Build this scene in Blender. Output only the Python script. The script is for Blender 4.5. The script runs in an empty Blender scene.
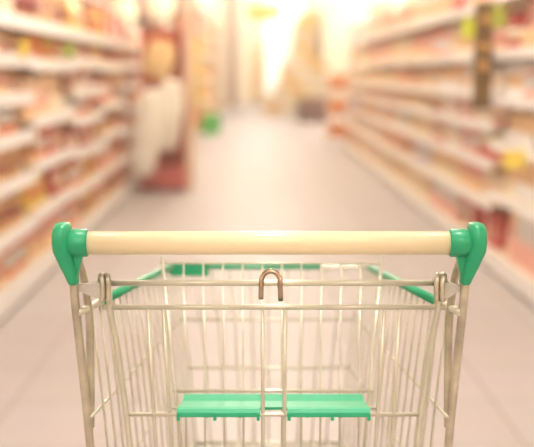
import bpy, bmesh, math, random
from mathutils import Vector, Matrix
random.seed(7)
C = bpy.context.scene.collection
PI = math.pi
EYE = 1.22                     # camera height
YAW = math.radians(-0.8)       # cart and camera head a little right of the aisle
PITCH = math.radians(8.59)

# ------------------------------------------------------------------ materials
def s2l(c):
    return tuple((v/12.92 if v <= .04045 else ((v+.055)/1.055)**2.4) for v in c)
MATS = {}
def mat(name, rgb, rough=.5, metal=0., bump=0., bscale=60., var=0., vscale=8., emit=0., spec=.5, coat=0., sub=0.):
    if name in MATS: return MATS[name]
    m = bpy.data.materials.new(name); m.use_nodes = True
    nt = m.node_tree; b = nt.nodes['Principled BSDF']
    lin = s2l(rgb)
    b.inputs['Base Color'].default_value = (*lin, 1)
    b.inputs['Roughness'].default_value = rough
    b.inputs['Metallic'].default_value = metal
    b.inputs['Specular IOR Level'].default_value = spec
    b.inputs['Coat Weight'].default_value = coat
    if emit:
        b.inputs['Emission Color'].default_value = (*lin, 1)
        b.inputs['Emission Strength'].default_value = emit
    tc = nt.nodes.new('ShaderNodeTexCoord')
    if var:
        n = nt.nodes.new('ShaderNodeTexNoise'); n.inputs['Scale'].default_value = vscale; n.inputs['Detail'].default_value = 4
        nt.links.new(tc.outputs['Object'], n.inputs['Vector'])
        r = nt.nodes.new('ShaderNodeValToRGB')
        r.color_ramp.elements[0].position = .3; r.color_ramp.elements[1].position = .7
        r.color_ramp.elements[0].color = (*[max(0, v*(1-var)) for v in lin], 1)
        r.color_ramp.elements[1].color = (*[min(1, v*(1+var*.6)) for v in lin], 1)
        nt.links.new(n.outputs['Fac'], r.inputs['Fac']); nt.links.new(r.outputs['Color'], b.inputs['Base Color'])
    if bump:
        n = nt.nodes.new('ShaderNodeTexNoise'); n.inputs['Scale'].default_value = bscale
        nt.links.new(tc.outputs['Object'], n.inputs['Vector'])
        bp = nt.nodes.new('ShaderNodeBump'); bp.inputs['Strength'].default_value = bump; bp.inputs['Distance'].default_value = .002
        nt.links.new(n.outputs['Fac'], bp.inputs['Height']); nt.links.new(bp.outputs['Normal'], b.inputs['Normal'])
    MATS[name] = m
    return m

STEEL = mat('brushed_zinc_steel', (.83, .81, .735), .30, .5, var=.08, vscale=40)
STEELD = mat('worn_tube_steel', (.79, .75, .665), .32, .68, var=.35, vscale=26)
HOOKM = mat('brown_tarnished_steel', (.74, .64, .55), .18, .92, var=.3, vscale=60)
CREAM = mat('cream_plastic', (.945, .865, .71), .36, bump=.03, bscale=300, coat=.15)
GREEN = mat('green_plastic', (.055, .62, .42), .36, bump=.05, bscale=200, coat=.15)
GREEN2 = mat('green_seat_plastic', (.12, .665, .475), .42, bump=.05, bscale=120)
GREYP = mat('grey_plastic', (.76, .73, .69), .5)
RUBBER = mat('dark_grey_rubber', (.25, .25, .25), .7)

def floor_mat():
    m = bpy.data.materials.new('beige_floor_tiles'); m.use_nodes = True
    nt = m.node_tree; b = nt.nodes['Principled BSDF']
    tc = nt.nodes.new('ShaderNodeTexCoord')
    br = nt.nodes.new('ShaderNodeTexBrick'); br.offset = 0; br.squash = 1
    br.inputs['Scale'].default_value = 1
    br.inputs['Brick Width'].default_value = .45; br.inputs['Row Height'].default_value = .45
    br.inputs['Mortar Size'].default_value = .006; br.inputs['Mortar Smooth'].default_value = .3
    br.inputs['Color1'].default_value = (*s2l((.80, .76, .75)), 1)
    br.inputs['Color2'].default_value = (*s2l((.785, .74, .725)), 1)
    br.inputs['Mortar'].default_value = (*s2l((.68, .61, .575)), 1)
    nt.links.new(tc.outputs['Object'], br.inputs['Vector'])
    no = nt.nodes.new('ShaderNodeTexNoise'); no.inputs['Scale'].default_value = 3; no.inputs['Detail'].default_value = 6
    nt.links.new(tc.outputs['Object'], no.inputs['Vector'])
    mx = nt.nodes.new('ShaderNodeMix'); mx.data_type = 'RGBA'; mx.blend_type = 'MULTIPLY'
    mx.inputs[0].default_value = .1
    nt.links.new(br.outputs['Color'], mx.inputs[6]); nt.links.new(no.outputs['Color'], mx.inputs[7])
    nt.links.new(mx.outputs[2], b.inputs['Base Color'])
    b.inputs['Roughness'].default_value = .52
    return m

# ------------------------------------------------------------------ mesh helpers
def bm_new(): return bmesh.new()
def box(bm, x0, x1, y0, y1, z0, z1, mi=0, bev=0):
    r = bmesh.ops.create_cube(bm, size=1)
    vs = r['verts']
    bmesh.ops.scale(bm, vec=(x1-x0, y1-y0, z1-z0), verts=vs)
    bmesh.ops.translate(bm, vec=((x0+x1)/2, (y0+y1)/2, (z0+z1)/2), verts=vs)
    fs = list({f for v in vs for f in v.link_faces})
    for f in fs: f.material_index = mi
    if bev:
        es = list({e for v in vs for e in v.link_edges})
        rr = bmesh.ops.bevel(bm, geom=es, offset=bev, segments=2, affect='EDGES', profile=.5)
        for f in rr['faces']: f.material_index = mi
def rounded(pts, rad, n=5):
    P = [Vector(p) for p in pts]; out = [P[0]]
    for i in range(1, len(P)-1):
        a, b, c = P[i-1], P[i], P[i+1]
        d = min(rad, (a-b).length*.48, (c-b).length*.48)
        p0 = b+(a-b).normalized()*d; p1 = b+(c-b).normalized()*d
        for k in range(n+1):
            t = k/n
            out.append(p0*(1-t)**2 + b*2*t*(1-t) + p1*t*t)
    out.append(P[-1]); return out
def tube(bm, pts, r, seg=8, mi=0, rad=0, closed=False):
    P = [Vector(p) for p in (rounded(pts, rad) if rad else pts)]
    n = len(P); rr = r if isinstance(r, (list, tuple)) else [r]*n
    T = []
    for i in range(n):
        a = P[i-1] if (i > 0 or closed) else P[i]; b = P[(i+1) % n] if (i < n-1 or closed) else P[i]
        T.append((b-a).normalized())
    up = Vector((0, 0, 1)) if abs(T[0].z) < .9 else Vector((1, 0, 0))
    u = T[0].cross(up).normalized(); rings = []
    for i in range(n):
        u = (u - T[i]*u.dot(T[i])).normalized(); v = T[i].cross(u)
        rings.append([bm.verts.new(P[i] + (u*math.cos(2*PI*k/seg) + v*math.sin(2*PI*k/seg))*rr[i]) for k in range(seg)])
    fs = []
    for i in range(n if closed else n-1):
        A, B = rings[i], rings[(i+1) % n]
        for k in range(seg):
            fs.append(bm.faces.new((A[k], A[(k+1) % seg], B[(k+1) % seg], B[k])))
    if not closed:
        fs.append(bm.faces.new(list(reversed(rings[0])))); fs.append(bm.faces.new(rings[-1]))
    for f in fs: f.material_index = mi; f.smooth = True
def lathe(bm, prof, seg=14, mi=0, c=(0, 0)):
    rings = []
    for r, z in prof:
        rings.append([bm.verts.new((c[0]+r*math.cos(2*PI*k/seg), c[1]+r*math.sin(2*PI*k/seg), z)) for k in range(seg)])
    for A, B in zip(rings, rings[1:]):
        for k in range(seg):
            f = bm.faces.new((A[k], A[(k+1) % seg], B[(k+1) % seg], B[k])); f.material_index = mi; f.smooth = True
    f = bm.faces.new(list(reversed(rings[0]))); f.material_index = mi
    f = bm.faces.new(rings[-1]); f.material_index = mi
def loft(bm, rings, mi=0, smooth=True):
    R = [[bm.verts.new(p) for p in ring] for ring in rings]; n = len(R[0])
    for A, B in zip(R, R[1:]):
        for k in range(n):
            f = bm.faces.new((A[k], A[(k+1) % n], B[(k+1) % n], B[k])); f.material_index = mi; f.smooth = smooth
    f = bm.faces.new(list(reversed(R[0]))); f.material_index = mi; f.smooth = smooth
    f = bm.faces.new(R[-1]); f.material_index = mi; f.smooth = smooth
def mesh(name, bm, mats):
    bmesh.ops.recalc_face_normals(bm, faces=bm.faces[:])
    me = bpy.data.meshes.new(name); bm.to_mesh(me); bm.free()
    for m in (mats if isinstance(mats, (list, tuple)) else [mats]): me.materials.append(m)
    return me
def obj(name, bm, mats, parent=None, loc=None, label=None):
    me = bm if isinstance(bm, bpy.types.Mesh) else mesh(name, bm, mats)
    o = bpy.data.objects.new(name, me); C.objects.link(o)
    if parent: o.parent = parent
    if loc: o.location = loc
    if label: o['label'] = label
    return o
def tag(o, label, cat, group=None):
    o['label'] = label; o['category'] = cat
    if group: o['group'] = group
    return o
def thing(name, label, cat, loc=(0, 0, 0), rz=0, group=None):
    o = bpy.data.objects.new(name, None); C.objects.link(o); o.empty_display_size = .1
    o.location = loc; o.rotation_euler = (0, 0, rz)
    return tag(o, label, cat, group)
def struct(name, bm, m, parent=None):
    o = obj(name, bm, m, parent)
    if not parent: o['kind'] = 'structure'
    return o

# ------------------------------------------------------------------ room
WALLM = mat('cream_wall_paint', (.95, .88, .76), .8, var=.03, vscale=2)
CEILM = mat('white_ceiling_paint', (.96, .93, .88), .85, var=.02, vscale=2)
BACKY, FRONTY, SIDE, TOP = 44., -5., 9., 4.4
bm = bm_new(); box(bm, -SIDE-.2, SIDE+.2, FRONTY-.2, BACKY+.2, -.1, 0); struct('floor', bm, floor_mat())
bm = bm_new(); box(bm, -SIDE-.2, SIDE+.2, FRONTY-.2, BACKY+.2, TOP, TOP+.1); struct('ceiling', bm, CEILM)
bm = bm_new(); box(bm, -SIDE-.2, -SIDE, FRONTY-.2, BACKY+.2, 0, TOP); struct('wall_left', bm, WALLM)
bm = bm_new(); box(bm, SIDE, SIDE+.2, FRONTY-.2, BACKY+.2, 0, TOP); struct('wall_right', bm, WALLM)
bm = bm_new(); box(bm, -SIDE, SIDE, FRONTY-.2, FRONTY, 0, TOP); struct('wall_rear', bm, WALLM)
bm = bm_new()
WX0, WX1 = .5, 2.3
box(bm, -SIDE, WX0, BACKY, BACKY+.2, 0, TOP); box(bm, WX1, SIDE, BACKY, BACKY+.2, 0, TOP)
struct('wall_back', bm, WALLM)
bm = bm_new()
for a, b in ((WX0, WX0+.06), (WX1-.06, WX1), ((WX0+WX1)/2-.03, (WX0+WX1)/2+.03)): box(bm, a, b, BACKY-.02, BACKY+.06, 0, TOP)
box(bm, WX0, WX1, BACKY-.02, BACKY+.06, 2.3, 2.38)
w = struct('window_1', bm, mat('white_window_frame', (.95, .93, .9), .4))
bm = bm_new(); box(bm, WX0, WX1, BACKY+.08, BACKY+.1, 0, TOP)
obj('daylit_pane', bm, mat('daylit_glass', (1, .96, .88), .3, emit=2.0), w)

# ceiling lamps: fixture with a lit diffuser; the light itself an unseen point light set below it
LAMPW = mat('white_lamp_metal', (.94, .94, .93), .4)
def ceiling_lamp(x, y, power, col, where):
    t = thing('ceiling_lamp', f'long white ceiling lamp {where}', 'lamp', (x, y, TOP-.1))
    bm = bm_new(); box(bm, -.12, .12, -.75, .75, .0, .1, bev=.01); obj('housing', bm, LAMPW, t)
    bm = bm_new(); box(bm, -.1, .1, -.72, .72, -.02, .001, bev=.005); obj('diffuser', bm, mat('lit_diffuser', (1, .93, .82), .5, emit=3), t)
    l = bpy.data.lights.new('lamp_light', 'POINT'); l.shadow_soft_size = .35
    l.energy = power*LK; l.color = col
    lo = bpy.data.objects.new('lamp_light', l); C.objects.link(lo); lo.location = (x, y, TOP-.6)
LK = .62
NEARC, MIDC, FARC = (1, .965, .935), (1, .87, .63), (1, .87, .65)
ords = ['nearest', 'second', 'third', 'fourth', 'fifth', 'sixth', 'seventh', 'eighth', 'ninth', 'tenth', 'eleventh', 'twelfth']
for i, y in enumerate((-2.5, 1.5, 5.5, 9.5, 13.5, 18, 23, 28, 34, 40)):
    f = min(1, max(0, (y-3)/8)); g = min(1, max(0, (y-14)/10)); col = tuple((a*(1-f)+m*f)*(1-g)+b*g for a, m, b in zip(NEARC, MIDC, FARC))
    ceiling_lamp(.1, y, 300 if y < 0 else 250 if y < 11 else 420 if y < 15 else 430, (1, .93, .82) if y > 15 else col, f'over the aisle, {ords[i]} of its row')
    if i % 2 == 0:
        ceiling_lamp(-5.2, y, 300 if y < 15 else 1000, col, f'over the left neighbouring aisle, {ords[i//2]} of its row')
        ceiling_lamp(5.4, y, 300 if y < 15 else 1000, col, f'over the right neighbouring aisle, {ords[i//2]} of its row')

for k, x in enumerate((-6.5, -3.2, 4.2, 7)):  # extra lamps, added only to wash the far wall with light
    ceiling_lamp(x, 41.5, 900, FARC, f'added to brighten the far wall, {ords[k]} of four from the left')
# ------------------------------------------------------------------ shopping cart
CY0 = 1.5
R = Matrix.Rotation(YAW, 3, 'Z')
root = thing('shopping_cart', 'wire shopping cart with cream handle, green plastic ends and empty basket', 'shopping cart',
             tuple(R @ Vector((.003, CY0, 0))), YAW)
def L(x, cy, z): return (x, cy-CY0, z)
HZ, HY = 1.007, 1.246
bm = bm_new(); tube(bm, [L(-.232, HY, HZ), L(.232, HY, HZ)], .0149, 28)
obj('handle_bar', bm, CREAM, root, label='cream plastic handle bar')
for s in (-1, 1):
    bm = bm_new()
    # collar round the handle end
    tube(bm, [L(s*.2280-.001, HY, HZ), L(s*.2300-.001, HY, HZ), L(s*.251, HY, HZ), L(s*.253, HY, HZ)], [.0160, .0178, .0178, .0170], 26)
    # flattened bracket: rings of ellipses from the round head down to the leg socket
    spec = [(.2622, 1.0330, .0052, .008), (.2628, 1.0315, .0088, .0145), (.2634, 1.0270, .0110, .0190), (.2638, 1.018, .0119, .0225),
            (.264, 1.009, .0121, .0235), (.2631, .998, .0120, .0225), (.2605, .989, .0114, .0195), (.2575, .978, .0102, .0165),
            (.2535, .966, .0084, .0140), (.2512, .957, .0070, .0120), (.2508, .9545, .0060, .0105)]
    rings = []
    for cx, z, a, b in [(q[0]-.0022, *q[1:]) for q in spec]:
        rings.append([Vector(L(s*cx, HY, z)) + Vector((a*math.copysign(abs(math.cos(t))**.8, math.cos(t)), b*math.copysign(abs(math.sin(t))**.8, math.sin(t)) + .25*(1.007-z)*0, 0)) for t in [2*PI*k/20 for k in range(20)]])
    loft(bm, rings)
    # triangular web between collar and arm
    a = [L(s*.236, HY-.006, .991), L(s*.262, HY-.006, .992), L(s*.252, HY-.006, .958), L(s*.245, HY-.006, .957)]
    b = [(p[0], p[1]+.012, p[2]) for p in a]
    loft(bm, [a, b], smooth=False)
    obj('handle_bracket', bm, GREEN, root, label='green plastic handle end bracket')
    # main leg tube from bracket down to the chassis
    bm = bm_new()
    tube(bm, [L(s*.2495, HY, .965), L(s*.249, 1.252, .93), L(s*.2400, 1.275, .75), L(s*.232, 1.30, .45), L(s*.23, 1.32, .20)], .0058, 12, rad=.04)
    obj('leg', bm, STEELD, root)
    # basket support tube that bends out of the bracket and merges into the leg
    bm = bm_new()
    tube(bm, [L(s*.247, HY+.012, .99), L(s*.2405, 1.275, .955), L(s*.2365, 1.285, .90), L(s*.2375, 1.282, .79), L(s*.2385, 1.2795, .752)], .0052, 12, rad=.03)
    obj('support_tube', bm, STEELD, root)
    # plate and eye that carry the hinge rod
    bm = bm_new()
    ex = s*.2195+.004
    pa = [(s*.2495, .951), (s*.240, .951), (ex+s*.006, .955), (ex, .953), (ex, .935), (ex+s*.006, .934), (s*.240, .942), (s*.2495, .942)]
    loft(bm, [[L(x, 1.252, z) for x, z in pa], [L(x, 1.262, z) for x, z in pa]], smooth=False)
    obj('hinge_plate', bm, GREYP, root, label='grey hinge plate between leg and eye')
    bm = bm_new()
    for dx in (0, -.0075*s):
        c = (s*.2195+.004+dx, 1.257, .9475)
        tube(bm, [L(c[0]+.003*s*math.sin(t), c[1]+.008*math.sin(t), c[2]+.0165*math.cos(t)) for t in [2*PI*k/20 for k in range(20)]], .0035, 8, closed=True)
    obj('hinge_eye', bm, STEELD, root)

def lerp(a, b, t): return a+(b-a)*t
# basket outline at rear (cy 1.27) and front (cy 1.85)
def ring_at(k, t):   # k: 0 rim, 1 mid, 2 lower, 3 floor ; t along depth
    rear = [(.236, .918), (.229, .771), (.222, .644), (.210, .47)][k]
    front = [(.187, .858), (.165, .758), (.152, .668), (.140, .53)][k]
    ry = [1.262, 1.285, 1.30, 1.32][k]; fy = [1.85, 1.84, 1.825, 1.80][k]
    return lerp(rear[0], front[0], t), lerp(ry, fy, t), lerp(rear[1], front[1], t)
# rim tube
bm = bm_new()
pts = []
for s in (-1, 1):
    pass
x0, y0, z0 = ring_at(0, 0); x1, y1, z1 = ring_at(0, 1)
tube(bm, [L(-.243, 1.257, .917), L(-x1, y1, z1), L(x1, y1, z1), L(.243, 1.257, .917)], .0042, 10, rad=.03)
for s in (-1, 1):
    a = ring_at(0, .14); tube(bm, [L(s*.2445, 1.250, .9165), L(s*a[0], a[1], a[2])], .0056, 12)
rim = obj('basket_rim', bm, STEEL, root)
for s in (-1, 1):
    a = ring_at(0, .13); b = ring_at(0, .96)
    bm = bm_new(); tube(bm, [L(s*a[0], a[1], a[2]), L(s*b[0], b[1], b[2])], .0064, 12)
    obj('rim_sleeve', bm, GREEN, rim, label='green plastic sleeve on the basket rim')
bm = bm_new(); tube(bm, [L(-.172, y1, z1), L(.10, y1, z1)], .0049, 12)
obj('rim_sleeve', bm, GREEN, rim, label='green plastic sleeve on the front rim')
bm = bm_new(); box(bm, -.187, -.112, y1-CY0-.012, y1-CY0-.006, z1-.016, z1+.010, bev=.003)
obj('rim_clip', bm, GREEN, rim, label='green plastic clip at left front corner')
# side panels
for s in (-1, 1):
    bm = bm_new()
    N = 15
    for i in range(N):
        t = .045 + (i/(N-1))*.93
        p = [ring_at(k, t) for k in range(4)]
        tube(bm, [L(s*q[0], q[1], q[2]) for q in p], .0019, 6)
    for k in (1, 2):
        tube(bm, [L(s*(ring_at(k, t)[0]+.003), ring_at(k, t)[1], ring_at(k, t)[2]) for t in (-.04, 1)], .0024, 6)
    tube(bm, [L(s*ring_at(3, t)[0], ring_at(3, t)[1], ring_at(3, t)[2]) for t in (0, 1)], .003, 6)
    obj('side_panel', bm, STEEL, root)
bm = bm_new()
for i in range(11):
    u = -1 + 2*i/10
    tube(bm, [L(u*ring_at(k, 1)[0]*.97, ring_at(k, 1)[1], ring_at(k, 1)[2]) for k in range(4)], .0019, 6)
for k in (1, 2, 3):
    q = ring_at(k, 1); tube(bm, [L(-q[0]-.003, q[1]+.003, q[2]), L(q[0]+.003, q[1]+.003, q[2])], .0026, 6)
obj('front_panel', bm, STEEL, root)
bm = bm_new()
for i in range(11):
    u = -1 + 2*i/10
    a = ring_at(3, 0); b = ring_at(3, 1)
    tube(bm, [L(u*a[0], a[1], a[2]), L(u*b[0], b[1], b[2])], .0019, 6)
for i in range(6):
    q = ring_at(3, i/5); tube(bm, [L(-q[0], q[1], q[2]-.003), L(q[0], q[1], q[2]-.003)], .0026, 6)
obj('basket_base', bm, STEEL, root)

# rear gate, hanging from the hinge rod
GX = .0058
bm = bm_new()
def G(x, z): # gate plane leans a touch forward towards its foot
    return L(GX+x, 1.262 + (.952-z)*.09, z)
tube(bm, [G(-.221, .952), G(.221, .952)], .0042, 12)                       # hinge rod
tube(bm, [G(-.222, .9195), G(.222, .9195)], .0036, 10)                       # top cross wire
tube(bm, [G(-.2125, .943), G(-.2130, .9195), G(-.2055, .87), G(-.196, .77), G(-.184, .60), G(-.176, .49)], .0042, 10)
tube(bm, [G(.2125, .943), G(.2130, .9195), G(.2055, .87), G(.196, .77), G(.184, .60), G(.176, .49)], .0042, 10)
for x, xb in ((-.1632, -.152), (-.1433, -.128), (-.0145, -.014), (.0145, .014), (.1433, .128), (.1632, .152)):
    tube(bm, [G(x, .9195), G(lerp(x, xb, .35), .76), G(xb, .49)], .0027, 8)
tube(bm, [G(-.200, .770), G(.200, .770)], .0030, 8)
tube(bm, [G(-.192, .62), G(.192, .62)], .0026, 8)
tube(bm, [G(-.178, .49), G(.178, .49)], .0030, 8)
gate = obj('gate', bm, STEEL, root)
# coin hook over the hinge rod
bm = bm_new()
hp = [(-.0125, 1.252, .931), (-.0122, 1.252, .948)] + [(-.0120*math.cos(t), 1.2525+.004*math.sin(t), .954+.0125*math.sin(t)) for t in [PI*k/12 for k in range(13)]] + [(.0122, 1.253, .948), (.0128, 1.255, .9285)]
tube(bm, [L(GX-.004+x, y, z+.002) for x, y, z in hp], .0034, 12)
box(bm, GX+.0045, GX+.0075, 1.252-CY0, 1.262-CY0, .9480, .9520)
obj('hook', bm, HOOKM, gate, label='brown steel hook over the gate rod')

# child seat: wire back and green flap
bm = bm_new()
def B(x, v):  # v 0 bottom .. 1 top
    return L(GX*.8+x, lerp(1.335, 1.485, v), lerp(.62, .935, v))
def bw(v): return lerp(.122, .1665, v)
tube(bm, [B(-bw(0), 0), B(-bw(1), 1.03)], .0028, 8); tube(bm, [B(bw(0), 0), B(bw(1), 1.03)], .0028, 8)
tube(bm, [B(-bw(1)-.003, 1), B(bw(1)+.003, 1)], .0018, 8)
for i in range(10):
    x = (-4.5+i)*.0297
    tube(bm, [B(x*.90, 0), B(x, 1)], .0017, 6)
tube(bm, [B(-bw(.45)-.004, .45), B(bw(.45)+.004, .45)], .0027, 8)
tube(bm, [B(-bw(0)-.004, 0), B(bw(0)+.004, 0)], .0026, 8)
obj('seat_back', bm, STEEL, root, label='wire child seat back')
bm = bm_new()
sy0, sy1, sz0, sz1 = 1.272, 1.372, .7765, .776
def seat_slab(xa0, xa1, xb0, xb1, ya, yb, za, zb, th=.004):
    top = [L(GX+xa0, ya, za), L(GX+xa1, ya, za), L(GX+xb1, yb, zb), L(GX+xb0, yb, zb)]
    loft(bm, [[(p[0], p[1], p[2]-th) for p in top], top], smooth=False)
seat_slab(-.1275, .1275, -.127, .127, 1.284, 1.345, .778, .766)
seat_slab(-.127, .127, -.1255, .1255, 1.345, 1.362, .766, .7705)
for a, b in ((-.1285, -.018), (.018, .1285)):
    lip = [(1.284, .7785), (1.278, .7778), (1.273, .774), (1.272, .769), (1.2745, .769), (1.2765, .772), (1.284, .7745)]
    loft(bm, [[L(GX+a, y, z) for y, z in lip], [L(GX+b, y, z) for y, z in lip]], smooth=False)
    box(bm, GX+a, GX+b, 1.2725-CY0, 1.2765-CY0, .7680, .771)
for x in (-.1265, -.078, -.0205, .0205, .078, .1265):
    box(bm, GX+x-.002, GX+x+.002, 1.2715-CY0, 1.279-CY0, .7635, .773)
for x in (-.09, -.045, .045, .09):
    box(bm, GX+x-.0015, GX+x+.0015, 1.29-CY0, 1.34-CY0, .7610, .7675)
flap = obj('seat_flap', bm, GREEN2, root, label='green plastic child seat flap')
bm = bm_new(); tube(bm, [L(GX-.139, 1.30, .771), L(GX+.139, 1.30, .771)], .0022, 8)
obj('pivot_rod', bm, STEEL, flap, label='steel pivot rod')

# chassis and castors
bm = bm_new()
tube(bm, [L(-.23, 1.32, .205), L(-.19, 1.95, .16), L(-.14, 2.03, .16), L(.14, 2.03, .16), L(.19, 1.95, .16), L(.23, 1.32, .205)], .011, 12, rad=.05)
tube(bm, [L(-.23, 1.32, .20), L(.23, 1.32, .20)], .009, 10)
tube(bm, [L(-.205, 1.7, .178), L(-.17, 1.78, .35), L(-.145, 1.79, .528)], .008, 10, rad=.05)
tube(bm, [L(.205, 1.7, .178), L(.17, 1.78, .35), L(.145, 1.79, .528)], .008, 10, rad=.05)
tube(bm, [L(-.231, 1.31, .46), L(.231, 1.31, .46)], .006, 10)
obj('chassis', bm, STEELD, root)
for s, cy, zt in ((-1, 1.345, .20), (1, 1.345, .20), (-1, 1.93, .163), (1, 1.93, .163)):
    hx = s*(.228 if cy < 1.6 else .19)
    bm = bm_new()
    for d in (-.021, .018): box(bm, hx+d, hx+d+.003, cy-CY0-.02, cy-CY0+.02, .05, .142)
    box(bm, hx-.021, hx+.021, cy-CY0-.02, cy-CY0+.02, .139, .143)
    tube(bm, [L(hx, cy, .14), L(hx, cy, zt)], .009, 10)
    tube(bm, [L(hx-.024, cy, .0625), L(hx+.024, cy, .0625)], .005, 8)
    f = obj('castor', bm, STEELD, root)
    bm = bm_new()
    prof = [(-.015, .045), (-.015, .058), (-.011, .0625), (.011, .0625), (.015, .058), (.015, .045)]
    loft(bm, [[L(hx+px, cy+r*math.cos(t), .0625+r*math.sin(t)) for t in [2*PI*k/24 for k in range(24)]] for px, r in prof])
    obj('wheel', bm, RUBBER, f)

# ------------------------------------------------------------------ products
PAL = {
 'red': (.83, .28, .24), 'orange': (.93, .55, .28), 'yellow': (.95, .82, .30), 'cream': (.95, .89, .76), 'white': (.95, .93, .91),
 'pink': (.95, .69, .62), 'brown': (.66, .40, .22), 'green': (.60, .74, .30), 'tan': (.90, .70, .44), 'dark red': (.62, .22, .20),
 'bright orange': (.99, .58, .12), 'lilac': (.78, .72, .82), 'peach': (.97, .80, .60)}
def pm(c): return mat('package_' + c.replace(' ', '_'), PAL[c], .45, var=.12, vscale=14)
ACC = {'bright orange': 'orange', 'red': 'cream', 'orange': 'white', 'yellow': 'orange', 'cream': 'peach', 'white': 'peach', 'pink': 'white', 'brown': 'tan', 'green': 'yellow',
       'tan': 'dark red', 'dark red': 'yellow', 'lilac': 'white', 'peach': 'pink'}
CACHE = {}
def proto(kind, col):
    """meshes of one product kind in one colour: list of (part name or None, mesh)"""
    key = (kind, col)
    if key in CACHE: return CACHE[key]
    a, b = pm(col), pm(ACC[col]); out = []
    bm = bm_new()
    if kind == 'carton':
        box(bm, -.065, .065, -.04, .04, 0, .19, 0, .003)
        box(bm, -.05, .05, -.0412, -.039, .045, .105, 1); box(bm, -.04, .04, -.0412, -.039, .14, .16, 1)
        out.append((None, mesh('carton', bm, [a, b])))
    elif kind == 'pouch':
        rings = []
        for z, w, d in ((0, .062, .030), (.01, .066, .038), (.06, .068, .042), (.12, .066, .030), (.16, .064, .010), (.165, .064, .003), (.185, .064, .003)):
            rings.append([(w*math.copysign(abs(math.cos(t))**.5, math.cos(t)), d*math.copysign(abs(math.sin(t))**.8, math.sin(t)), z) for t in [2*PI*k/16 for k in range(16)]])
        loft(bm, rings); 
        for f in bm.faces:
            c = f.calc_center_median()
            if .05 < c.z < .125 and abs(c.x) < .05 and c.y < 0: f.material_index = 1
        out.append((None, mesh('pouch', bm, [a, b])))
    elif kind == 'bottle':
        lathe(bm, [(.030, 0), (.036, .006), (.036, .06)], mi=0); lathe(bm, [(.0365, .06), (.0365, .125)], mi=1)
        lathe(bm, [(.036, .125), (.035, .14), (.024, .175), (.014, .195), (.013, .215)], mi=0)
        out.append(('body', mesh('bottle_body', bm, [a, b])))
        bm = bm_new(); lathe(bm, [(.0155, .212), (.0155, .234), (.013, .236)]); out.append(('cap', mesh('bottle_cap', bm, [b])))
    elif kind == 'jar':
        lathe(bm, [(.040, 0), (.045, .006), (.045, .03)], mi=0); lathe(bm, [(.0455, .03), (.0455, .085)], mi=1); lathe(bm, [(.045, .085), (.042, .10), (.036, .108)], mi=0)
        out.append(('body', mesh('jar_body', bm, [a, b])))
        bm = bm_new(); lathe(bm, [(.039, .107), (.0395, .125), (.037, .127)]); out.append(('lid', mesh('jar_lid', bm, [b])))
    elif kind == 'can':
        lathe(bm, [(.038, 0), (.04, .004), (.0385, .008), (.0385, .035)], mi=0); lathe(bm, [(.0388, .035), (.0388, .085)], mi=1)
        lathe(bm, [(.0385, .085), (.0385, .116), (.04, .12), (.037, .121), (.036, .118)], mi=0)
        out.append((None, mesh('can', bm, [a, b])))
    elif kind == 'tray_pack':
        box(bm, -.14, .14, -.10, .10, 0, .07, 0, .004)
        for i in range(4):
            lathe(bm, [(.028, .05), (.03, .06), (.03, .15), (.02, .165)], 10, 1, (-.1+i*.0667, -.055))
            lathe(bm, [(.028, .05), (.03, .06), (.03, .15), (.02, .165)], 10, 1, (-.1+i*.0667, .045))
        out.append((None, mesh('tray_pack', bm, [a, b])))
    elif kind == 'shipping_case':
        box(bm, -.22, .22, -.17, .17, 0, .30, 0, .006); box(bm, -.17, .17, -.172, -.168, .08, .22, 1); box(bm, -.03, .03, -.172, .172, .2985, .3015, 1)
        out.append((None, mesh('shipping_case', bm, [a, b])))
    CACHE[key] = out
    return out
SIZE = {'carton': (.13, .08, .19), 'pouch': (.138, .084, .185), 'bottle': (.074, .074, .236), 'jar': (.092, .092, .127), 'can': (.082, .082, .121),
        'tray_pack': (.28, .2, .165), 'shipping_case': (.44, .344, .30)}
CATS = {'carton': 'box', 'pouch': 'bag', 'bottle': 'bottle', 'jar': 'jar', 'can': 'can', 'tray_pack': 'multipack', 'shipping_case': 'box'}
NICE = {'tray_pack': 'tray of small bottles', 'shipping_case': 'large case'}
def place(kind, col, loc, rz, sc, label, group):
    parts = proto(kind, col)
    if parts[0][0] is None:
        o = bpy.data.objects.new(kind, parts[0][1]); C.objects.link(o)
    else:
        o = bpy.data.objects.new(kind, None); C.objects.link(o); o.empty_display_size = .05
        for n, me in parts:
            c = bpy.data.objects.new(n, me); C.objects.link(c); c.parent = o
    o.location = loc; o.rotation_euler = (0, 0, rz); o.scale = sc
    tag(o, label, CATS[kind], group)
    return o

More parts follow.
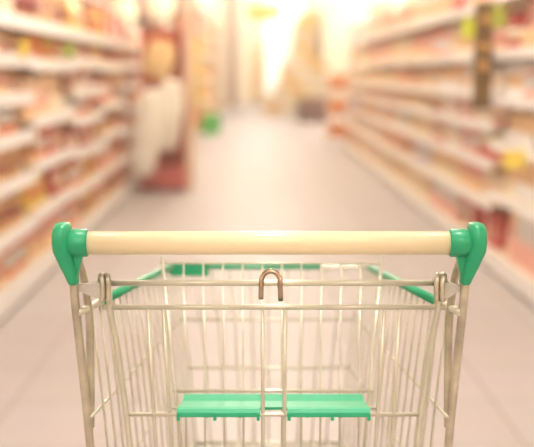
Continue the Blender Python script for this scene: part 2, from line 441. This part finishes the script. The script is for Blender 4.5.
# ------------------------------------------------------------------ shelving
SHELFM = mat('white_shelf_metal', (.95, .87, .76), .45, var=.03, vscale=5)
RAILM = mat('white_price_rail', (.97, .95, .925), .4, var=.02, vscale=10)
BACKM = mat('tan_back_panel', (.95, .78, .60), .6, var=.05, vscale=5)
UPM = mat('grey_upright', (.72, .66, .60), .5)
WORD = ['bottom', 'second', 'third', 'fourth', 'fifth', 'sixth', 'seventh', 'eighth', 'ninth']
def bay(side, xf, y0, y1, levels, top, desc, cols, kinds, depth=.46, density=1., fill=.95, smin=1.0):
    """one shelving bay; xf = x of the shelf fronts, side -1 left / +1 right"""
    ln = y1-y0
    t = thing('shelving_unit', f'white shelving bay with packed shelves, {desc}', 'shelf', (xf + side*depth/2, (y0+y1)/2, 0))
    # local coords: +lx points to the wall
    def bx(bm, a0, a1, b0, b1, c0, c1, bev=0):
        xs = sorted((side*(a0-depth/2), side*(a1-depth/2))); box(bm, xs[0], xs[1], b0, b1, c0, c1, 0, bev)
    h = ln/2
    bm = bm_new(); bx(bm, depth, depth+.04, -h+.002, h-.002, 0, top); obj('back_panel', bm, BACKM, t)
    bm = bm_new(); bx(bm, .06, depth, -h+.002, h-.002, .0, levels[0]-.03); obj('plinth', bm, SHELFM, t)
    for e in (-h+.002, h-.032):
        bm = bm_new(); bx(bm, depth-.05, depth, e, e+.03, levels[0]-.03, top); obj('upright', bm, UPM, t)
    for i, z in enumerate(levels):
        bm = bm_new(); bx(bm, .012, depth-.051, -h+.004, h-.004, z-.03, z); sh = obj('shelf', bm, SHELFM, t)
        bm = bm_new(); bx(bm, 0, .0125, -h+.003, h-.003, z-((.054 if side < 0 else .048) if i else .105), z+(.02 if side < 0 else .016), .004); obj('price_rail', bm, RAILM, sh)
    for i, z in enumerate(levels):
        gap = (levels[i+1] if i+1 < len(levels) else top+.1) - z - .07
        y = y0+.02; used = None
        while y < y1-.08:
            kind = random.choice(kinds); col = random.choice(cols)
            w, d, hh = SIZE[kind]
            s = min(max(.55, (gap*random.uniform(.90, 1.02))/hh), 1.9)
            sw = min(s, 1.45)*random.uniform(smin, smin*1.15)
            run = random.randint(2, 5)
            lab = f'{col} {NICE.get(kind, kind)} on the {WORD[i]} shelf, {desc}'
            for r in range(run):
                if y + w*sw > y1-.02: break
                if random.random() < fill:
                    yy = y + w*sw/2
                    place(kind, col, (xf + side*(.055 + d*min(sw, 1.3)/2 + random.uniform(0, .02)), yy, z+.0012), side*PI/2*-1 + random.uniform(-.05, .05),
                          (sw*.97, min(sw, 1.3), s), lab, f'{col} {kind.replace("_", " ")}s on the {WORD[i]} shelf, {desc}')
                y += w*sw/density + .004
            y += .006
LX, RX = -1.23, 1.45
KN = ['carton', 'pouch', 'carton', 'jar', 'pouch', 'bottle', 'can', 'tray_pack']
LC1 = ['red', 'orange', 'bright orange', 'tan', 'cream', 'yellow', 'tan', 'orange', 'peach', 'brown', 'peach']
LC2 = ['orange', 'tan', 'peach', 'orange', 'tan', 'red', 'tan', 'yellow']
RC1 = ['red', 'pink', 'red', 'peach', 'cream', 'pink', 'white', 'orange', 'white']
RC2 = ['pink', 'peach', 'cream', 'white', 'cream', 'white', 'lilac', 'peach']
lv_l = [[.13, .40, .66, .89, 1.10, 1.30, 1.50], [.13, .42, .70, .955, 1.28, 1.50], [.13, .40, .66, .89, 1.10, 1.30, 1.50]]
names = ['nearest bay on the left', 'second bay on the left', 'third bay on the left', 'fourth bay on the left', 'fifth bay on the left', 'sixth bay on the left', 'seventh bay on the left']
for i in range(7):
    y0 = 3.1+1.3*i
    bay(-1, LX, y0, y0+1.3, lv_l[1 if i in (2, 4) else 0], 1.74, names[i], LC1 if i < 3 else LC2, KN, smin=1. if i < 3 else 1.35)
lv_r = [[.13, .50, .80, 1.07, 1.34, 1.68], [.13, .42, .67, .90, 1.09, 1.335, 1.65]]
RW = ['nearest', 'second', 'third', 'fourth', 'fifth', 'sixth', 'seventh', 'eighth', 'ninth', 'tenth', 'eleventh']
for i in range(10):
    y0 = 3.6+1.25*i
    bay(1, RX, y0, y0+1.25, lv_r[0 if i < 2 else 1], 2.02, f'{RW[i]} bay on the right', RC1 if i < 4 else RC2, KN, smin=1. if i < 4 else 1.4)
# far bays beyond the cross aisle
FC_L = ['yellow', 'yellow', 'orange', 'bright orange', 'cream', 'yellow']
for i in range(6):
    y0 = 20.5+2.5*i
    bay(-1, -1.0, y0, y0+2.5, [.13, .60, 1.07, 1.54, 2.01, 2.48], 3.1, f'{RW[i]} far left bay', FC_L, ['shipping_case'], depth=.66, smin=1.)
for i in range(4):
    y0 = 31+2.5*i
    bay(1, RX, y0, y0+2.5, [.13, .60, 1.07, 1.54, 2.01, 2.48], 3.1, f'{RW[i]} far right bay', ['cream', 'peach', 'yellow', 'orange'], ['shipping_case'], depth=.66, smin=1.)
# taller row behind the left shelving, seen over its top
for i in range(8):
    y0 = 11+2.5*i
    bay(-1, -2.5, y0, y0+2.5, [.13, .7, 1.27, 1.84, 2.4, 3.0], 3.7, f'{RW[i]} tall bay behind left shelving', ['orange', 'brown', 'tan', 'bright orange', 'orange'], ['shipping_case'], depth=.66, smin=1.)

# ------------------------------------------------------------------ display stand on the left
RUST = mat('rust_brown_board', (.82, .34, .03), .6, var=.2, vscale=5)
DX0, DX1, DY = -1.17, -.70, 10.3
t = thing('display_stand', 'rust brown display stand with pale side edge at the end of the left shelving', 'display stand', ((DX0+DX1)/2, DY+.2, 0))
hw = (DX1-DX0)/2
bm = bm_new(); box(bm, -hw, hw, .12, .17, .0, 1.66, bev=.006); obj('back_board', bm, RUST, t)
bm = bm_new(); box(bm, hw-.001, hw+.07, -.2, .2, .0, 2.12, bev=.006); obj('side_board', bm, mat('pale_peach_board', (.93, .78, .66), .6, var=.05), t)
bm = bm_new(); box(bm, -hw, hw-.002, -.22, .119, .03, .26, bev=.01); obj('base_box', bm, mat('rose_red_board', (.82, .40, .34), .55, var=.1), t)
bm = bm_new(); box(bm, -hw+.03, hw-.03, -.19, .1, .0, .031); obj('foot', bm, mat('shadow_brown_foot', (.3, .18, .12), .6), t)  # dark colour stands in for the shadow beneath the base box
for i, z in enumerate((.98, 1.36)):
    bm = bm_new(); tube(bm, [(-.08, .13, z), (-.08, -.10, z), (-.08, -.11, z+.02)], .006, 8); obj('hook', bm, STEELD, t)
def sack(name, x, y, z, w, d, h, tilt, m, label, group=None):
    bm = bm_new(); rings = []
    for k in range(11):
        u = k/10
        p = .35 + .65*math.sin(PI*min(1, .12+u*.80))**.7
        if u > .92: p *= .8
        rings.append([(w/2*p*math.copysign(abs(math.cos(a))**.75, math.cos(a))*(1+.04*math.sin(5*a+k)), d/2*p*math.copysign(abs(math.sin(a))**.8, math.sin(a)), h*(u-.5)) for a in [2*PI*j/18 for j in range(18)]])
    loft(bm, rings)
    o = obj(name, bm, m, None, (x, y, z)); o.rotation_euler = (0, tilt, 0)
    return tag(o, label, 'bag', group)
WSACK = mat('white_paper_sack', (.98, .94, .87), .7, bump=.3, bscale=20, var=.06)
sack('paper_sack', -.86, 10.2, .80, .29, .24, .72, .13, WSACK, 'upright tall white paper sack in front of the rust brown stand')
sack('paper_sack', -1.04, 9.91, .64, .29, .22, .86, .15, WSACK, 'leaning white paper sack beside the rust brown stand, next to the shelves')
sack('paper_sack', -.95, 10.27, 1.35, .32, .18, .38, .25, mat('tan_paper_sack', (.95, .80, .55), .7, var=.1), 'small tan paper sack at the top of the rust brown stand')

# globe lamps over the left shelving
GLOBE = mat('lit_globe_glass', (1, .93, .78), .3, emit=.75)
for x, z, lab in ((-1.28, 2.12, 'right of the two white globe lamps over the left shelving'), (-1.78, 2.05, 'left of the two white globe lamps over the left shelving')):
    t = thing('globe_lamp', lab, 'lamp', (x, 14.2, z))
    bm = bm_new(); bmesh.ops.create_uvsphere(bm, u_segments=24, v_segments=16, radius=.19)
    for f in bm.faces: f.smooth = True
    obj('globe', bm, GLOBE, t)
    bm = bm_new(); tube(bm, [(0, 0, .18), (0, 0, TOP-z)], .008, 8); lathe(bm, [(.06, .16), (.05, .2), (.02, .22)]); obj('rod', bm, STEELD, t)

# ------------------------------------------------------------------ things far down the aisle
def crate(name, x, y, w, d, h, m, label, cat):
    t = thing(name, label, cat, (x, y, 0))
    bm = bm_new(); th = .02
    box(bm, -w/2, w/2, -d/2, d/2, 0, .02)
    for a in ((-w/2, w/2, -d/2, -d/2+th), (-w/2, w/2, d/2-th, d/2), (-w/2, -w/2+th, -d/2+th, d/2-th), (w/2-th, w/2, -d/2+th, d/2-th)):
        for k in range(4): box(bm, *a, .02+k*(h-.02)/4, .02+(k+.78)*(h-.02)/4)
    for sx in (-1, 1):
        for sy in (-1, 1): box(bm, sx*(w/2-.02)-.02, sx*(w/2-.02)+.02, sy*(d/2-.02)-.02, sy*(d/2-.02)+.02, 0, h)
    obj('slatted_body', bm, m, t)
    bm = bm_new(); box(bm, -w/2-.012, w/2+.012, -d/2-.012, d/2+.012, h-.001, h+.02, bev=.005); obj('lid', bm, m, t)
    return t
crate('plastic_crate', -.84, 20.2, .36, .34, .38, mat('bright_green_plastic', (.24, .84, .10), .4), 'bright green plastic crate on the floor by the far left shelving', 'crate')
crate('wooden_crate', 1.5, 25.2, .78, .6, .58, mat('dark_brown_wood', (.46, .17, .04), .6, var=.2), 'dark brown wooden crate on the floor far right', 'crate')
# orange tiered stand at the right end
t = thing('tiered_rack', 'pale tiered rack of orange boxes just past the end of the right shelving', 'rack', (1.42, 16.4, 0))
PALE = mat('pale_rack_metal', (.92, .86, .80), .5)
for i, z in enumerate((.15, .52, .92)):
    bm = bm_new(); box(bm, -.2, .2, -.22, .22, z, z+.03); obj('tray', bm, PALE, t)
for sx in (-1, 1):
    for sy in (-1, 1):
        bm = bm_new(); box(bm, sx*.2-.012, sx*.2+.012, sy*.22-.012, sy*.22+.012, 0, 1.3); obj('post', bm, PALE, t)
for (z, lab) in ((.181, 'bottom'), (.551, 'middle'), (.951, 'top')):
    for k in (-1, 1):
        place('carton', 'bright orange', (1.42+k*.09, 16.4-.09, z), 0, (1.3, 2., 1.2), f'orange box on the {lab} tray of the pale tiered rack', f'orange boxes on the {lab} tray of the rack')
# stepped stack of cream cartons
n = 0
for lv, cnt in enumerate((5, 5, 4, 3, 3, 2, 1)):
    for k in range(cnt):
        place('shipping_case', 'cream' if (k+lv) % 3 else 'yellow', (1.47+(k-(cnt-1)/2)*.45, 30, .001+lv*.3015), 0, (1, 1, 1),
              f'{"cream" if (k+lv) % 3 else "yellow"} cardboard case in layer {WORD[lv]} of the stepped stack far right' if lv else f'{"cream" if (k+lv) % 3 else "yellow"} cardboard case in the bottom layer of the stepped stack far right',
              f'cases in the {WORD[lv]} layer of the stepped stack, {"cream" if (k+lv) % 3 else "yellow"}')
# square pillar far left
bm = bm_new(); box(bm, -.2, .2, -.2, .2, 0, TOP); 
p = obj('pillar', bm, mat('tan_pillar_paint', (.74, .57, .42), .7, var=.05), None, (-.76, 37, 0)); tag(p, 'tan square pillar at the far left end of the aisle', 'pillar')
t = thing('banner_stand', 'yellow ochre banner stand at the far end of the aisle beside the bright window', 'banner', (.16, 41, 0))
bm = bm_new(); box(bm, -.2, .2, -.01, .01, .1, 2.2, bev=.004); obj('banner', bm, mat('ochre_banner', (.93, .76, .40), .6), t)
bm = bm_new(); box(bm, -.24, .24, -.15, .15, 0, .11, bev=.01); obj('foot', bm, mat('brown_banner_foot', (.55, .38, .22), .6), t)
# hanging signs
def hang_sign(x, y, z, w, h, m, label):
    t = thing('hanging_sign', label, 'sign', (x, y, z))
    bm = bm_new(); box(bm, -w/2, w/2, -.015, .015, -h/2, h/2, bev=.004); obj('board', bm, m, t)
    bm = bm_new()
    for s in (-1, 1): tube(bm, [(s*w*.4, 0, h/2-.01), (s*w*.4, 0, TOP-z)], .004, 6)
    obj('cord', bm, STEEL, t)
YSIGN = mat('yellow_sign_board', (.98, .86, .03), .5)
hang_sign(.19, 18, 2.27, .56, .22, YSIGN, 'yellow sign hanging over the far aisle')

# shelf signs and the hanging strip on the shelving
def shelf_sign(x, y, z, w, h, rz, m, label):
    t = thing('shelf_sign', label, 'sign', (x, y, z), rz)
    bm = bm_new(); box(bm, -w/2, w/2, -.004, .004, -h/2, h/2, bev=.002); obj('card', bm, m, t)
    bm = bm_new(); box(bm, -.012, .012, .003, .012, -.01-h/2, .02-h/2); obj('clip', bm, GREYP, t)
LIME = mat('lime_sign_card', (.83, .86, .16), .5); YC = mat('yellow_sign_card', (.96, .84, .34), .5); PEA = mat('leaf_green_sign_card', (.62, .72, .24), .5)
shelf_sign(1.394, 6.5, 1.50, .105, .13, -.5, LIME, 'lime yellow card on the right shelving left of the brown strip')
shelf_sign(1.405, 5.80, 1.535, .085, .13, -.5, mat('olive_sign_card', (.66, .66, .18), .5), 'olive yellow card on the right shelving just right of the brown strip')
shelf_sign(1.391, 5.3, .76, .12, .10, -.5, YC, 'pale yellow card clipped to the right shelf edge near the cart')
shelf_sign(-1.203, 5.35, 1.345, .05, .09, .5, YC, 'yellow card on the upper left shelving')
shelf_sign(-1.194, 6.6, 1.36, .07, .08, .5, PEA, 'leaf green card on the upper left shelving')
t = thing('clip_strip', 'brown strip hung with tan packets on the right shelving', 'merchandise strip', (1.447, 6.1, 1.0))
bm = bm_new(); box(bm, -.115, .0, -.006, .006, 0, .64, bev=.003); obj('strip', bm, mat('brown_strip', (.50, .36, .14), .6, var=.25), t)
bm = bm_new(); tube(bm, [(-.04, 0, .63), (-.03, 0, .655), (.003, 0, .645)], .004, 6); obj('hook', bm, STEELD, t)
for k, z in enumerate((.225, .34, .50)):
    bm = bm_new(); lathe(bm, [(.008, z), (.022, z+.006), (.028, z+.03), (.022, z+.052), (.006, z+.058)], 14, 0, (-.055, -.033)); obj('packet', bm, mat('tan_packet', (.86, .64, .36), .5, var=.1), t)

# ------------------------------------------------------------------ world, camera, view
wd = bpy.data.worlds.new('world'); bpy.context.scene.world = wd; wd.use_nodes = True
wd.node_tree.nodes['Background'].inputs['Color'].default_value = (1, .9, .78, 1)
wd.node_tree.nodes['Background'].inputs['Strength'].default_value = 1.0
nt = wd.node_tree
vsn = nt.nodes.new('ShaderNodeVolumeScatter'); vsn.inputs['Color'].default_value = (1, .935, .82, 1)
vsn.inputs['Density'].default_value = .03; vsn.inputs['Anisotropy'].default_value = .2
nt.links.new(vsn.outputs['Volume'], nt.nodes['World Output'].inputs['Volume'])
cam = bpy.data.cameras.new('camera'); co = bpy.data.objects.new('camera', cam); C.objects.link(co)
co.location = (0, 0, EYE); co.rotation_euler = (PI/2 - PITCH, 0, YAW)
cam.sensor_width = 36; cam.lens = 36*1000/534; cam.clip_end = 200
cam.dof.use_dof = True; cam.dof.focus_distance = 1.275; cam.dof.aperture_fstop = 3.0
sc = bpy.context.scene; sc.camera = co
vs = sc.view_settings; vs.view_transform = 'Standard'; vs.look = 'None'; vs.gamma = 1; vs.use_curve_mapping = False
vs.exposure = 0.0
sc.cycles.use_denoising = True
sc.cycles.max_bounces = 8; sc.cycles.diffuse_bounces = 5
